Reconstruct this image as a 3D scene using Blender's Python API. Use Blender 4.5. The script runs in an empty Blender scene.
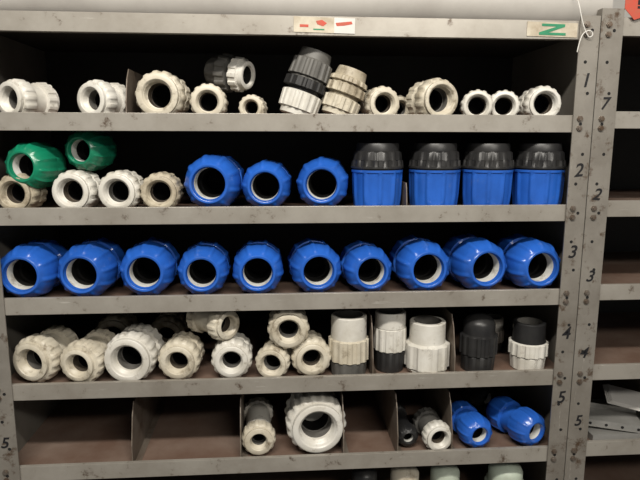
import bpy, math, random
from mathutils import Vector, Matrix, Euler
random.seed(4)
C = bpy.context.collection

# ------------------------------------------------------------ materials
def mat(name, col, col2=None, rough=0.5, metal=0.0, scale=12, bump=0.15, lo=0.35, hi=0.7, spec=0.4, streak=None, rust=None, scratch=None):
    m = bpy.data.materials.new(name); m.use_nodes = True
    nt = m.node_tree; b = nt.nodes['Principled BSDF']
    b.inputs['Roughness'].default_value = rough
    b.inputs['Metallic'].default_value = metal
    b.inputs['Specular IOR Level'].default_value = spec
    tc = nt.nodes.new('ShaderNodeTexCoord')
    mp = nt.nodes.new('ShaderNodeMapping')
    oi = nt.nodes.new('ShaderNodeObjectInfo')
    va = nt.nodes.new('ShaderNodeVectorMath'); va.operation = 'ADD'
    ml = nt.nodes.new('ShaderNodeMath'); ml.operation = 'MULTIPLY'; ml.inputs[1].default_value = 17.0
    nt.links.new(oi.outputs['Random'], ml.inputs[0])
    nt.links.new(tc.outputs['Object'], mp.inputs[0])
    nt.links.new(mp.outputs[0], va.inputs[0]); nt.links.new(ml.outputs[0], va.inputs[1])
    if streak: mp.inputs['Scale'].default_value = streak
    n = nt.nodes.new('ShaderNodeTexNoise'); n.inputs['Scale'].default_value = scale
    n.inputs['Detail'].default_value = 6; n.inputs['Roughness'].default_value = 0.65
    nt.links.new(va.outputs[0], n.inputs['Vector'])
    r = nt.nodes.new('ShaderNodeValToRGB')
    r.color_ramp.elements[0].position = lo; r.color_ramp.elements[1].position = hi
    r.color_ramp.elements[0].color = (*col, 1)
    r.color_ramp.elements[1].color = (*(col2 or [c * 0.75 for c in col]), 1)
    nt.links.new(n.outputs['Fac'], r.inputs[0])
    out = r.outputs[0]
    def overlay(out, rc, rs, rlo, rhi, sc=None):
        n2 = nt.nodes.new('ShaderNodeTexNoise'); n2.inputs['Scale'].default_value = rs
        n2.inputs['Detail'].default_value = 8; n2.inputs['Roughness'].default_value = 0.72
        src = va.outputs[0]
        if sc:
            m2 = nt.nodes.new('ShaderNodeMapping'); m2.inputs['Scale'].default_value = sc
            m2.inputs['Rotation'].default_value = (0, 0.35, 0)
            nt.links.new(src, m2.inputs[0]); src = m2.outputs[0]
        nt.links.new(src, n2.inputs['Vector'])
        r2 = nt.nodes.new('ShaderNodeValToRGB')
        r2.color_ramp.elements[0].position = rlo; r2.color_ramp.elements[1].position = rhi
        r2.color_ramp.elements[0].color = (0,0,0,1); r2.color_ramp.elements[1].color = (1,1,1,1)
        nt.links.new(n2.outputs['Fac'], r2.inputs[0])
        mx = nt.nodes.new('ShaderNodeMix'); mx.data_type = 'RGBA'
        nt.links.new(r2.outputs[0], mx.inputs[0]); nt.links.new(out, mx.inputs[6]); mx.inputs[7].default_value = (*rc, 1)
        return mx.outputs[2]
    if scratch: out = overlay(out, *scratch)
    if rust: out = overlay(out, *rust)
    nt.links.new(out, b.inputs['Base Color'])
    if bump:
        bp = nt.nodes.new('ShaderNodeBump'); bp.inputs['Strength'].default_value = bump
        bp.inputs['Distance'].default_value = 0.002
        nt.links.new(n.outputs['Fac'], bp.inputs['Height']); nt.links.new(bp.outputs[0], b.inputs['Normal'])
    return m

RU=(0.085,0.055,0.035); GR=(0.17,0.135,0.09)
SC=((0.50,0.475,0.43),12,.64,.70,(1,1,14))
SCV=((0.46,0.435,0.39),12,.64,.70,(14,1,1))
M = {}
M['metal'] = mat('painted_steel', (0.27,0.25,0.22), (0.18,0.162,0.138), 0.42, 0.3, 9, 0.05, 0.38, 0.70, rust=(RU,34,.55,.66), scratch=SCV)
M['lip'] = mat('worn_shelf_edge', (0.375,0.35,0.31), (0.27,0.245,0.21), 0.36, 0.35, 9, 0.04, 0.38, 0.70, rust=(RU,36,.59,.70), scratch=SC)
M['rust'] = mat('rusty_shelf_top', (0.145,0.09,0.066), (0.24,0.18,0.145), 0.6, 0.1, 7, 0.15, 0.4, 0.8)
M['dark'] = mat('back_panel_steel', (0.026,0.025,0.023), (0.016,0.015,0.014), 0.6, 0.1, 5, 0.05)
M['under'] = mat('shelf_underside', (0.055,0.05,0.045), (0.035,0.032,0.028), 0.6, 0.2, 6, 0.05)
M['side'] = mat('side_panel_steel', (0.21,0.195,0.17), (0.14,0.125,0.105), 0.5, 0.2, 6, 0.05, rust=(RU,20,.6,.75))
M['div'] = mat('divider_steel', (0.20,0.17,0.14), (0.12,0.09,0.068), 0.55, 0.2, 9, 0.08, rust=(RU,25,.5,.7))
M['hole'] = mat('hole_black', (0.008,0.008,0.008), None, 0.8, 0, 10, 0)
M['bolt'] = mat('bolt_zinc', (0.27,0.24,0.21), (0.13,0.085,0.055), 0.4, 0.7, 60, 0.1)
M['blue'] = mat('blue_plastic', (0.02,0.11,0.49), (0.015,0.078,0.35), 0.25, 0, 14, 0.04, 0.42, 0.75, spec=.55, rust=((0.10,0.16,0.34),26,.60,.88))
M['green'] = mat('green_plastic', (0.006,0.20,0.105), (0.01,0.14,0.075), 0.28, 0, 14, 0.05, spec=.5, rust=((0.10,.24,.16),26,.6,.85))
M['black'] = mat('black_plastic', (0.013,0.013,0.014), (0.03,0.029,0.028), 0.38, 0, 18, 0.08)
M['grey'] = mat('dusty_grey_lit_black_plastic', (0.13,0.125,0.115), (0.05,0.048,0.045), 0.5, 0, 14, 0.1)  # grey parts, plus a black coupling half lightened in colour against shade
M['white'] = mat('white_plastic', (0.64,0.62,0.57), (0.45,0.42,0.355), 0.36, 0, 16, 0.08, 0.40, 0.76, spec=.5, rust=(GR,38,.57,.76))
M['cream'] = mat('aged_cream_plastic', (0.58,0.535,0.44), (0.39,0.34,0.25), 0.4, 0, 16, 0.1, 0.40, 0.76, rust=(GR,38,.53,.70))
M['tan'] = mat('grimy_cream_plastic', (0.48,0.43,0.33), (0.26,0.215,0.15), 0.5, 0, 18, 0.15, 0.38, 0.72, rust=(GR,38,.50,.66))
M['mint'] = mat('pale_mint_plastic', (0.50,0.57,0.48), (0.34,0.37,0.30), 0.45, 0, 16, 0.1)
M['seal'] = mat('white_seal', (0.58,0.58,0.55), (0.30,0.29,0.265), 0.5, 0, 20, 0.1, 0.45, 0.85, rust=(GR,34,.53,.72))
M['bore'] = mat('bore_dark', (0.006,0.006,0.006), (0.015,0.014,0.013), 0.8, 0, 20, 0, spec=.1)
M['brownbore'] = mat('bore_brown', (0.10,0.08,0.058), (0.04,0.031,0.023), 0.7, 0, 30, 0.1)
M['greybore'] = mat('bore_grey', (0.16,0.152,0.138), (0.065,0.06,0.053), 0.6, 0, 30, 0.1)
M['ink'] = mat('marker_ink', (0.01,0.01,0.012), None, 0.6, 0, 20, 0)
M['paper'] = mat('label_paper', (0.55,0.50,0.40), (0.36,0.30,0.22), 0.7, 0, 40, 0.05)
M['sheet'] = mat('white_paper', (0.66,0.65,0.62), (0.55,0.53,0.50), 0.8, 0, 12, 0.05)
M['red'] = mat('label_red', (0.52,0.06,0.035), (0.38,0.10,0.06), 0.6, 0, 60, 0)
M['lgreen'] = mat('label_green', (0.03,0.24,0.12), None, 0.6, 0, 30, 0)
M['pipe'] = mat('grey_pipe_plastic', (0.42,0.40,0.37), (0.32,0.30,0.275), 0.5, 0, 5, 0.03)
M['string'] = mat('white_string', (0.7,0.68,0.64), None, 0.8, 0, 50, 0)
M['floor'] = mat('concrete_floor', (0.22,0.21,0.20), (0.14,0.135,0.13), 0.8, 0, 3, 0.1)
M['wall'] = mat('plaster_wall', (0.42,0.41,0.39), (0.34,0.33,0.31), 0.85, 0, 3, 0.05)
M['zinc'] = mat('galvanised_sheet', (0.36,0.355,0.34), (0.22,0.215,0.20), 0.4, 0.3, 8, 0.05)

# ------------------------------------------------------------ helpers
def obj_from(name, V, F, mats, fm=None, smooth=False, parent=None):
    me = bpy.data.meshes.new(name); me.from_pydata(V, [], F)
    for m in mats: me.materials.append(M[m])
    if fm:
        for p, i in zip(me.polygons, fm): p.material_index = i
    if smooth:
        for p in me.polygons: p.use_smooth = True
    me.update()
    o = bpy.data.objects.new(name, me); C.objects.link(o)
    if parent: o.parent = parent
    return o

class B:
    """box / shape collector that becomes one mesh"""
    def __init__(s): s.V=[]; s.F=[]; s.m=[]; s.mats=[]
    def mi(s, m):
        if m not in s.mats: s.mats.append(m)
        return s.mats.index(m)
    def box(s, x0,x1,y0,y1,z0,z1, m):
        k=len(s.V)
        s.V += [(x,y,z) for z in (z0,z1) for y in (y0,y1) for x in (x0,x1)]
        s.F += [tuple(k+i for i in f) for f in ((0,2,3,1),(4,5,7,6),(0,1,5,4),(2,6,7,3),(0,4,6,2),(1,3,7,5))]
        s.m += [s.mi(m)]*6
    def prism(s, pts, y0, y1, m, axis='y'):
        n=len(pts); k=len(s.V)
        for t in (y0,y1):
            for a,b in pts:
                s.V.append((a,t,b) if axis=='y' else (t,a,b))
        s.F.append(tuple(k+i for i in range(n))); s.F.append(tuple(k+n+i for i in reversed(range(n))))
        for i in range(n):
            j=(i+1)%n; s.F.append((k+i,k+n+i,k+n+j,k+j))
        s.m += [s.mi(m)]*(n+2)
    def disc(s, x,y,z,r,d,m,n=16):
        s.prism([(x+r*math.cos(2*math.pi*i/n), z+r*math.sin(2*math.pi*i/n)) for i in range(n)], y-d, y, m)
    def make(s, name, parent=None, bevel=0):
        o = obj_from(name, s.V, s.F, s.mats, s.m, parent=parent)
        if bevel:
            b=o.modifiers.new('bevel','BEVEL'); b.width=bevel; b.segments=2; b.limit_method='ANGLE'
        return o

def lathe(name, loc, d, R, secs, N=120, spin=None):
    """secs: list of (t, r, ribamp, nribs, duty, material) along the axis; one skin"""
    mats=[]; V=[]; F=[]; fm=[]
    ph = random.random()*6.28 if spin is None else spin
    for (t,r,amp,n,duty,m) in secs:
        for i in range(N):
            th=2*math.pi*i/N
            rr=r
            if amp:
                v=math.cos(n*(th)+ph)
                v=max(-1,min(1,(v-duty)*3.5))
                rr=r+amp*v
            V.append((R*rr*math.cos(th), R*rr*math.sin(th), R*t))
    for k in range(len(secs)-1):
        m=secs[k+1][5]
        if m not in mats: mats.append(m)
        mi=mats.index(m)
        for i in range(N):
            j=(i+1)%N
            F.append((k*N+i,(k+1)*N+i,(k+1)*N+j,k*N+j)); fm.append(mi)
    F.append(tuple(range(N))); fm.append(mats.index(secs[1][5]))
    L=(len(secs)-1)*N
    F.append(tuple(L+i for i in reversed(range(N)))); fm.append(mats.index(secs[-1][5]))
    o=obj_from(name,V,F,mats,fm,smooth=True)
    o.data.set_sharp_from_angle(angle=math.radians(38))
    q=Vector(d).normalized().to_track_quat('Z','Y')
    o.rotation_mode='QUATERNION'; o.rotation_quaternion=q; o.location=loc
    return o

def sec(*rows):
    out=[]
    for r in rows:
        t,rad,m=r[0],r[1],r[2]
        amp,n,duty=(r[3],r[4],r[5]) if len(r)>3 else (0,0,0)
        out.append((t,rad,amp,n,duty,m))
    return out

def dirv(yaw=0, pitch=0):
    y=math.radians(yaw); p=math.radians(pitch)
    return (math.sin(y)*math.cos(p), math.cos(y)*math.cos(p), math.sin(p))

def blue_sec(c='blue', bore=0.56, n=10, L=2.7):
    a=0.027; D=.78
    return sec(
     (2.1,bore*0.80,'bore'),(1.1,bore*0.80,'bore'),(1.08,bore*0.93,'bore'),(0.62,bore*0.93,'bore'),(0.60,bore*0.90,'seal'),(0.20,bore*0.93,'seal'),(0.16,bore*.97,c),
     (0.015,bore,c),(0.0,bore+0.025,c),(0.0,bore+0.075,c),(0.02,bore+0.10,c),
     (0.08,0.72,c),(0.10,0.76,c,a,n,D),(0.20,0.845,c,a,n,D),(0.34,0.91,c,a,n,D),(0.52,0.955,c,a,n,D),(0.75,0.975,c,a,n,D),
     (1.0,0.97,c,a,n,D),(1.18,0.94,c,a*.8,n,D),(1.22,0.92,c),(1.26,0.74,c),(L-1.26,0.74,c),(L-1.22,0.92,c),
     (L-1.18,0.94,c,a,n,D),(L-0.75,0.97,c,a,n,D),(L-.3,.87,c,a,n,D),(L-.1,.74,c),(L,bore+.08,c),(L,bore,c),(L-.4,bore*.9,'bore'))

def union_sec(c='white', bore=0.60, n=16, L=2.2, inner='greybore', back=None, collar=0.80, t0=0.20):
    k=back or c; a=0.026
    th=[]
    for q in range(5):      # internal thread ridges, back to front
        t=.40-.07*q
        th+=[(t,bore*.90,c),(t-.035,bore*.96,c)]
    return sec(
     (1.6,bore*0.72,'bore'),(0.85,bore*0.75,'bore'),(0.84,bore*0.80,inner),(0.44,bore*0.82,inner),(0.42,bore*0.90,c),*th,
     (0.05,bore*.97,c),(0.03,bore,c),(0.0,bore+0.03,c),(0.0,collar-0.04,c),(0.03,collar,c),(t0,collar,c),(t0+.01,collar+.04,c),
     (t0+.03,0.895,c,a*.5,n,-.1),(t0+.10,0.945,c,a,n,-.1),(t0+.18,0.97,c,a,n,-.1),(t0+.62,0.97,c,a,n,-.1),(t0+.68,0.94,c,a*.6,n,-.1),(t0+.70,0.88,c),
     (t0+.76,0.88,c),(t0+.78,0.74,k),(L-.75,0.74,k),(L-.72,.9,k,a,n,-.1),(L-.25,.94,k,a,n,-.1),(L-.22,.8,k),(L,.78,k),(L,bore,k),(L-.2,bore*.9,k))

# ------------------------------------------------------------ shelving
TOPS=[1.692,1.537,1.382,1.228,1.073,0.918,0.763,0.53,0.27,0.06]
PAN=0.012; LIP=0.028; DEP=0.36
def bay(x0,x1,dz,name):
    e=bpy.data.objects.new(name,None); C.objects.link(e)
    for i,z in enumerate(TOPS):
        b=B(); z+=dz
        lip=LIP+ (0.001 if i else 0.002)
        b.box(x0,x1,0.0,0.0025,z-lip,z,'lip')
        b.box(x0,x1,0.0025,0.006,z-0.0025,z,'lip')
        b.box(x0,x1,0.006,0.0075,z-PAN-.001,z,'lip')
        b.box(x0,x1,0.0025,0.014,z-lip,z-lip+0.0015,'lip')
        b.box(x0,x1,0.0075,DEP,z-PAN-0.001,z-PAN,'rust')
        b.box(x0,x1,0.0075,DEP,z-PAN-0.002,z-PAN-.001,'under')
        b.make('shelf_%d'%i,e,0.0004)
    return e
u1=bay(-0.493,0.5455,0,'shelving_unit')
u2=bay(0.5480,1.50,0.007,'shelving_unit')
TOPZ=1.700
def post(x0,x1,e,side,zt=TOPZ,nm='post'):
    b=B()
    b.box(x0,x1,-0.004,-0.0015,0,zt,'metal')
    sx=(x1-0.0022,x1) if side>0 else (x0,x0+0.0022)
    b.box(sx[0],sx[1],-0.0015,0.036,0,zt,'metal')
    xc=(x0+x1)/2
    z=0.08; k=0
    while z<zt-0.01:
        b.disc(xc+(0.004 if k%2 else -0.004),-0.0041,z,0.0028,0.0002,'hole'); z+=0.0515; k+=1
    for t in TOPS:
        for dz in (-0.006,-0.022):
            b.disc(xc-0.006,-0.004,t+dz,0.0052,0.003,'bolt',6)
            b.disc(xc-0.006,-0.007,t+dz,0.0032,0.0015,'bolt',10)
    return b.make(nm,e)
post(-0.4935,-0.4588,u1,-1,nm='post_1')
post(0.5113,0.5458,u1,1,nm='post_2')
post(0.5475,0.5864,u2,-1,zt=1.712,nm='post_3')
for e,x0,x1,n in ((u1,-0.4935,-0.4922,'side_panel_1'),(u1,0.5446,0.5458,'side_panel_2'),(u2,0.5475,0.5487,'side_panel_1')):
    b=B(); b.box(x0,x1,0.037,DEP,0.0,1.70,'side'); b.make(n,e)
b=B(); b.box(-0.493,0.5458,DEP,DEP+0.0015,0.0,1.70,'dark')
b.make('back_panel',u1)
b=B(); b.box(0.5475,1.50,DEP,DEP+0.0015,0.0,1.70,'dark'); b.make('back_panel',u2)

def divider(x,lip,h=0.112,y0=0.010,slope=0.03,e=u1):
    z=lip-PAN
    b=B()
    pts=[(y0,z),(y0,z+h*0.35),(y0+slope*.5,z+h*0.8),(y0+slope,z+h),(DEP-0.004,z+h),(DEP-0.004,z)]
    b.prism(pts,x-0.0008,x+0.0008,'div',axis='x')
    b.box(x-0.0008,x+0.012,y0+.01,DEP-.01,z,z+0.001,'div')
    return b.make('divider',e)
for x in (-0.265,-0.069,0.122,0.2245,0.3286): divider(x,TOPS[5])
for x in (0.1745,0.3270): divider(x,TOPS[4])
divider(-0.243,TOPS[1],0.085)
divider(0.2290,TOPS[2],0.05,0.012,0.01)
divider(0.80,TOPS[5]+.007,0.1,e=u2)

def numeral(s,x,z,size,e,m='ink',y=-0.0046,rot=0,name='numeral'):
    cu=bpy.data.curves.new(name,'FONT'); cu.body=s; cu.size=size; cu.extrude=0.0002; cu.shear=0.25; cu.offset=0.0004
    cu.align_x='CENTER'; cu.align_y='CENTER'
    o=bpy.data.objects.new(name,cu); C.objects.link(o)
    o.rotation_euler=(math.pi/2,rot,0); o.location=(x,y,z); cu.materials.append(M[m]); o.parent=e
    return o
for s,z in zip('12345',(1.594,1.442,1.297,1.145,1.020)):
    numeral(s,0.527,z,0.032,u1,rot=random.uniform(-.12,.12),name='numeral_post_2_%s'%s)
for s,z in zip('72345',(1.556,1.400,1.252,1.107,0.972)):
    numeral(s,0.564,z,0.029,u2,rot=random.uniform(-.12,.12),name='numeral_post_3_%s'%s)
numeral('5',-0.480,0.967,0.028,u1,name='numeral_post_1_5')

b=B(); b.box(-0.050,0.050,-0.0012,-0.0004,-0.012,0.012,'paper')
b.box(0.016,0.050,-0.0014,-0.0012,-0.012,0.012,'sheet')
b.prism([(.018,.004),(.044,.007),(.046,.003),(.032,.0),(.020,-.001)],-0.0017,-0.0014,'red'); b.box(-0.040,-0.026,-0.0016,-0.0012,-0.004,0.0,'red')
b.prism([(-.014,.006),(-.004,.008),(.004,.003),(-.002,-.002),(-.012,.001)],-0.0016,-0.0012,'red'); b.box(-0.018,0.0,-0.0016,-0.0012,-0.008,-0.006,'lgreen')
lb=b.make('shelf_label'); lb.location=(0.082,0,1.678); lb.rotation_euler=(0,math.radians(1),0)
b=B(); b.box(-0.045,0.042,-0.0012,-0.0004,-0.0115,0.0115,'paper')
b.prism([(-.020,.009),(.020,.009),(.020,.005),(-.008,-.005),(.022,-.005),(.022,-.009),(-.024,-.009),(-.024,-.005),(.006,.005),(-.020,.005)],-0.0018,-0.0012,'lgreen')
lb=b.make('shelf_label'); lb.location=(0.466,-0.0002,1.677); lb.rotation_euler=(0,math.radians(1.0),0)
b=B(); b.prism([(-.018,0),(0,-.018),(.045,-.004),(.045,.022),(-.018,.022)],-0.0014,-0.0004,'red')
b.box(.004,.016,-0.0018,-0.0014,.0,.004,'ink'); b.box(.004,.010,-0.0018,-0.0014,.006,.014,'ink')
lb=b.make('warning_tag'); lb.location=(0.603,-0.0045,1.712)

pipe=lathe('plastic_pipe',(-0.62,0.0525,1.692-PAN+.0425),(1,0,0),0.042,
   sec((0.3,.88,'bore'),(0,.88,'pipe'),(0,1,'pipe'),(28.4,1,'pipe'),(28.4,.88,'pipe'),(28.0,.88,'bore')),64)
def curve(name,pts,r,m):
    cu=bpy.data.curves.new(name,'CURVE'); cu.dimensions='3D'; cu.bevel_depth=r; cu.bevel_resolution=2
    s=cu.splines.new('NURBS'); s.points.add(len(pts)-1); s.use_endpoint_u=True; s.order_u=3
    for p,q in zip(s.points,pts): p.co=(*q,1)
    cu.materials.append(M[m]); o=bpy.data.objects.new(name,cu); C.objects.link(o); return o
curve('string',[(0.497,0.007,1.742),(0.502,0.0,1.732),(0.506,-0.006,1.715),(0.512,-0.010,1.685),(0.524,-0.010,1.662),(0.532,-0.010,1.668),(0.527,-0.010,1.676),(0.514,-0.010,1.672),(0.508,-0.010,1.655),(0.506,-0.010,1.64)],0.0009,'string')

S=[t-PAN for t in TOPS]
# ------------------------------------------------------------ row 3: blue couplings
r3=[(-.4235,.0500,3),(-.3256,.0505,4),(-.2242,.0500,0),(-.1281,.0470,0),(-.0324,.0480,0),(.0702,.0485,-5),(.1634,.0455,-6),(.2635,.0500,-4),(.3686,.0505,-7),(.4679,.0500,-6)]
for i,(x,R,yw) in enumerate(r3):
    n=[9,10,9,10][i%4]; R*=.985
    lathe('blue_compression_coupling',(x*1.022-R*.8*math.sin(math.radians(yw)),0.008+random.random()*.006,S[3]+R),dirv(yw),R,blue_sec(n=n,bore=.58))
# ------------------------------------------------------------ row 2
for x,R,yw in ((-.108,.0500,6),(-.0161,.0445,4),(.0808,.0475,8)):
    lathe('blue_compression_coupling',(x*1.022-R*.6*math.sin(math.radians(yw)),0.010,S[2]+R),dirv(yw),R,blue_sec(n=9,bore=.58))
def blueblack():
    c='blue';k='black';a=.03;n=10
    return sec((.3,.5,'bore'),(0,.6,c),(0,.82,c),(.03,.86,c),(.08,.88,c,a,n,.72),(.6,.93,c,a,n,.72),(1.30,.955,c,a,n,.72),(1.44,.965,c,.02,n,.72),(1.46,.99,c),(1.55,.99,c),(1.56,.93,k),
     (1.60,.93,k),(1.61,1.01,k),(1.68,1.01,k),(1.70,.97,k,.03,16,.2),(1.90,.955,k,.03,16,.2),(1.92,.94,k),(2.20,.90,k,.02,16,.2),(2.24,.87,k),(2.26,.83,k),(2.50,.82,k),(2.55,.79,k),(2.55,.60,k),(2.1,.58,'bore'))
for x in (.1816,.2863,.3834,.4798):
    lathe('blue_black_compression_fitting',(x*1.005,0.054,S[2]),(0,0,1),.0465,blueblack())
for x,R,c,inn,yw in ((-.4327,.034,'tan','brownbore',5),(-.3405,.0365,'white','brownbore',6),(-.2652,.036,'white','greybore',4),(-.1954,.0345,'tan','brownbore',0)):
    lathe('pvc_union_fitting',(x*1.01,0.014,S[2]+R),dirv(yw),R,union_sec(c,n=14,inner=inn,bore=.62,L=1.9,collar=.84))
def green_sec():
    return blue_sec('green',bore=.54,n=12,L=2.2)
lathe('green_compression_coupling',(-.418,0.010,1.4495),dirv(12,0),.0405,green_sec())
lathe('green_compression_coupling',(-.333,0.040,1.4750),dirv(14,0),.0370,green_sec())

# ------------------------------------------------------------ row 1
def uf(x,y,row,R,c,inn='greybore',yw=0,n=14,bore=.6,L=2.0,collar=.84,nm='pvc_union_fitting',z=None,pitch=0,back=None):
    return lathe(nm,(x,y,(S[row]+R) if z is None else z),dirv(yw,pitch),R,union_sec(c,n=n,inner=inn,bore=bore,L=L,collar=collar,back=back))
uf(-.433,.020,1,.0335,'white',yw=28,L=2.4)
uf(-.303,.020,1,.0335,'white',yw=26,L=2.2)
uf(-.194,.015,1,.0415,'cream','brownbore',yw=6)
uf(-.112,.020,1,.0315,'cream','brownbore',yw=0)
uf(-.042,.050,1,.0235,'cream','brownbore',yw=10)
uf(.190,.030,1,.031,'cream','brownbore',yw=-8)
uf(.236,.110,1,.026,'cream',yw=-10)
uf(.285,.012,1,.0375,'cream','greybore',yw=-14,bore=.66)
uf(.352,.025,1,.0285,'white','brownbore',yw=14,bore=.66)
uf(.402,.030,1,.0285,'white','brownbore',yw=14,bore=.66)
uf(.474,.025,1,.0325,'white','brownbore',yw=4,bore=.66)
def bw_sec():
    c='white';k='grey';a=.04  # black half coloured grey: brightening painted in to offset the shelf's shade
    return sec((.7,.42,'bore'),(.15,.5,'bore'),(.02,.55,c),(0,.6,c),(0,.72,c),(.04,.78,c),(.35,.80,c),(.38,.93,c,a,12,0),(.85,.95,c,a,12,0),(.9,.85,c),(.95,.7,k),(1.1,.7,k),(1.12,1.0,k,.05,12,.1),
     (1.7,1.08,k,.05,12,.1),(1.75,.95,k),(2.3,.9,k,.04,12,.1),(2.6,.75,k),(2.65,.5,k),(2.4,.4,'bore'))
lathe('black_white_compression_coupling',(-.045,0.075,1.605),dirv(-60,7),.0305,bw_sec())
def upright_sec(top,band,bot,bh=1.2,n=16,H=3.0):
    a=.035
    return sec((.4,.5,'bore'),(0,.6,bot),(0,.72,bot),(.05,.80,bot),(.3,.82,bot),(.34,.93,bot,a,n,0),(bh-.1,.95,bot,a,n,0),(bh-.04,.82,bot),(bh,.78,band),(bh+.12,.78,band),(bh+.14,1.02,band,.03,n,.2),(bh+.55,1.0,band,.03,n,.2),(bh+.58,.85,band),(bh+.66,.80,top),
      (bh+.70,.96,top,a,n,0),(H-.5,.92,top,a,n,0),(H-.42,.80,top),(H,.74,top),(H,.58,top),(H-.5,.5,'bore'))
def upright(nm,x,y,row,R,lean,s,z=0):
    l=math.radians(lean)
    return lathe(nm,(x,y,S[row]+R*.8*abs(math.sin(l))+z),(math.sin(l),.02,math.cos(l)),R,s)
upright('compression_reducer',.036,.055,1,.0365,19,upright_sec('grey','black','white',1.2,16,3.15))
upright('compression_reducer',.108,.055,1,.0350,20,upright_sec('tan','tan','cream',1.0,16,2.40))

# ------------------------------------------------------------ row 4
uf(-.437,.022,4,.0435,'cream','greybore',yw=16,bore=.56,collar=.78,n=16,L=2.3)
uf(-.352,.010,4,.0400,'cream','brownbore',yw=12,bore=.52,collar=.72,n=16,L=2.6)
uf(-.266,.010,4,.0465,'white','greybore',yw=6,bore=.62,collar=.86,n=18)
uf(-.179,.015,4,.0385,'cream','brownbore',yw=4,bore=.54,collar=.78)
uf(-.083,.015,4,.0375,'white','greybore',yw=0,bore=.55,collar=.78)
uf(-.012,.012,4,.0320,'cream','greybore',yw=12,bore=.6,L=2.4)
uf(.064,.015,4,.0375,'cream','brownbore',yw=-4,bore=.54,collar=.78)
uf(.021,.012,4,.0385,'cream','greybore',yw=0,z=1.155,bore=.56,collar=.8)
uf(-.086,.030,4,.0310,'cream','brownbore',yw=-46,z=1.163,bore=.58,L=3.0)
uf(-.330,.160,4,.0400,'tan','brownbore',yw=0,bore=.55)
uf(-.225,.160,4,.0380,'tan','brownbore',yw=0,bore=.55)
def cap_sec(top,mid,bot,H=3.0,h1=.8,h2=1.9,rt=.86,n=14,dome=False):
    a=.035
    s=[(.3,.5,'bore'),(0,.6,bot),(0,.74,bot),(.05,.84,bot),(h1-.08,.88,bot,a*.6,n,0),(h1,.8,bot),(h1+.02,.95,mid,a,n,0),(h2-.06,.95,mid,a,n,0),(h2,.86,mid),(h2+.02,rt,top)]
    if dome: s+=[(H-.5,rt,top),(H-.3,rt*.88,top),(H-.1,rt*.55,top),(H,rt*.2,top)]
    else: s+=[(H-.04,rt,top),(H,rt-.04,top),(H,rt-.18,top),(H-.35,rt-.22,'greybore'),(H-.36,.1,'greybore')]
    return sec(*s)
lathe('threaded_adaptor',(.1335,.045,S[4]),(0,0,1),.0385,cap_sec('white','cream','grey',2.95,.75,1.85,.86))
lathe('threaded_adaptor',(.2145,.060,S[4]),(0,0,1),.0315,cap_sec('white','white','black',3.65,1.3,2.7,.92))
lathe('hexagonal_reducer_nut',(.2835,.047,S[4]),(0,0,1),.0430,cap_sec('white','white','white',2.3,.25,1.35,.78,10))
lathe('black_end_cap',(.3840,.050,S[4]),(.0,0,1),.0365,cap_sec('black','black','black',3.0,.9,1.95,.82,14,True))
lathe('black_white_adaptor',(.4830,.050,S[4]),(0,0,1),.0375,cap_sec('black','white','white',2.45,.75,1.45,.80,14))
lathe('threaded_adaptor',(.4500,.150,S[4]),(0,0,1),.024,cap_sec('white','white','grey',2.9))

# ------------------------------------------------------------ row 5
uf(-.036,.020,5,.0325,'cream','greybore',yw=-2,bore=.5,L=4.2,collar=.8,back='white',n=14)
uf(.0745,.012,5,.0575,'white','greybore',yw=-4,bore=.62,L=1.7,collar=.82,n=18)
lathe('black_compression_coupling',(.250,.030,S[5]+.0235),dirv(-2),.0225,blue_sec('black',bore=.45,L=5.4))
uf(.306,.012,5,.0290,'white','brownbore',yw=-6,bore=.6,L=3,back='grey')
lathe('blue_compression_coupling',(.384,.012,S[5]+.0335),dirv(-8),.0330,blue_sec(bore=.5,L=3.2))
lathe('blue_compression_coupling',(.494,.012,S[5]+.0365),dirv(-22),.0360,blue_sec(bore=.5,L=3.2))
lathe('black_compression_coupling',(.462,.180,S[5]+.0275),dirv(-25),.0270,blue_sec('black',bore=.5,L=2.6))
# ------------------------------------------------------------ row 6 (only tops in view)
for x,R,c in ((.169,.030,'black'),(.250,.0335,'cream'),(.3316,.034,'mint'),(.4555,.040,'mint')):
    lathe('threaded_adaptor',(x,.055,S[6]),(0,0,1),R,cap_sec(c,c,'grey',.110/R,.8,1.7,.84,14,True))

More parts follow.
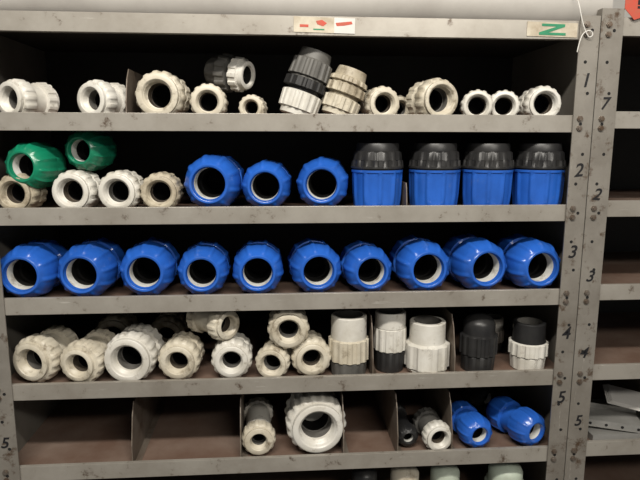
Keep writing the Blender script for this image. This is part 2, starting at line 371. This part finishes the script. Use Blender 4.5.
# ------------------------------------------------------------ right bay contents
zs=S[5]+.007
b=B(); b.box(.612,.79,.02,.20,zs,zs+.003,'zinc'); b.box(.612,.79,.02,.023,zs+.003,zs+.014,'zinc'); b.box(.612,.615,.023,.20,zs+.003,zs+.014,'zinc')
b.make('metal_tray')
b=B(); b.box(-.06,.06,-.04,.04,0,.004,'zinc'); b.box(-.06,.06,-.04,-.037,.004,.014,'zinc'); b.box(-.06,.06,.037,.04,.004,.014,'zinc')
for k in range(4): b.disc(-.045+.03*k,-.0401,.007,.003,.0003,'hole')
o=b.make('steel_bracket'); o.location=(.685,.09,zs+.010); o.rotation_euler=(.04,.05,-.30)
b=B()
for k in range(4): b.box(-.05+.003*k,.05+.002*k,-.035+.002*k,.035,.0012*k,.0012*k+.001,'sheet')
o=b.make('paper_stack'); o.location=(.740,.11,zs+.042); o.rotation_euler=(.16,.16,-.35)

# ------------------------------------------------------------ room
b=B(); b.box(-2.5,3.5,-3.5,.6,-.05,0,'floor'); b.make('floor')
b=B(); b.box(-2.5,3.5,.45,.55,0,2.7,'wall'); b.make('wall_back')
b=B(); b.box(-2.5,3.5,-3.5,.6,2.7,2.75,'wall'); b.make('ceiling')

# ------------------------------------------------------------ lights
def area(n,loc,tgt,sx,sy,e,col):
    l=bpy.data.lights.new(n,'AREA'); l.shape='RECTANGLE'; l.size=sx; l.size_y=sy; l.energy=e; l.color=col
    o=bpy.data.objects.new(n,l); C.objects.link(o); o.location=loc
    o.rotation_euler=(Vector(tgt)-Vector(loc)).to_track_quat('-Z','Y').to_euler(); return o
area('ceiling_lamp',(-.1,-1.15,2.55),(0,-.2,1.1),1.2,.08,39,(1,.95,.865))
area('ceiling_lamp',(.9,-2.2,2.55),(.2,0,1.1),1.2,.12,25,(1,.95,.865))
w=bpy.data.worlds.new('w'); bpy.context.scene.world=w; w.use_nodes=True
w.node_tree.nodes['Background'].inputs[0].default_value=(1,.985,.96,1); w.node_tree.nodes['Background'].inputs[1].default_value=.21

# ------------------------------------------------------------ camera
yaw,pit,rol=.0757,.1743,.0028
f=Vector((math.sin(yaw)*math.cos(pit),math.cos(yaw)*math.cos(pit),-math.sin(pit)))
r=Vector((math.cos(yaw),-math.sin(yaw),0)); u=r.cross(f)
r2=r*math.cos(rol)+u*math.sin(rol); u2_=-r*math.sin(rol)+u*math.cos(rol)
m=Matrix((r2,u2_,-f)).transposed().to_4x4(); m.translation=(0,-1,1.5)
cd=bpy.data.cameras.new('camera'); cd.sensor_width=36; cd.lens=1.2263*480/640*36; cd.clip_start=.01
cam=bpy.data.objects.new('camera',cd); C.objects.link(cam); cam.matrix_world=m
bpy.context.scene.camera=cam
bpy.context.scene.view_settings.view_transform='Standard'
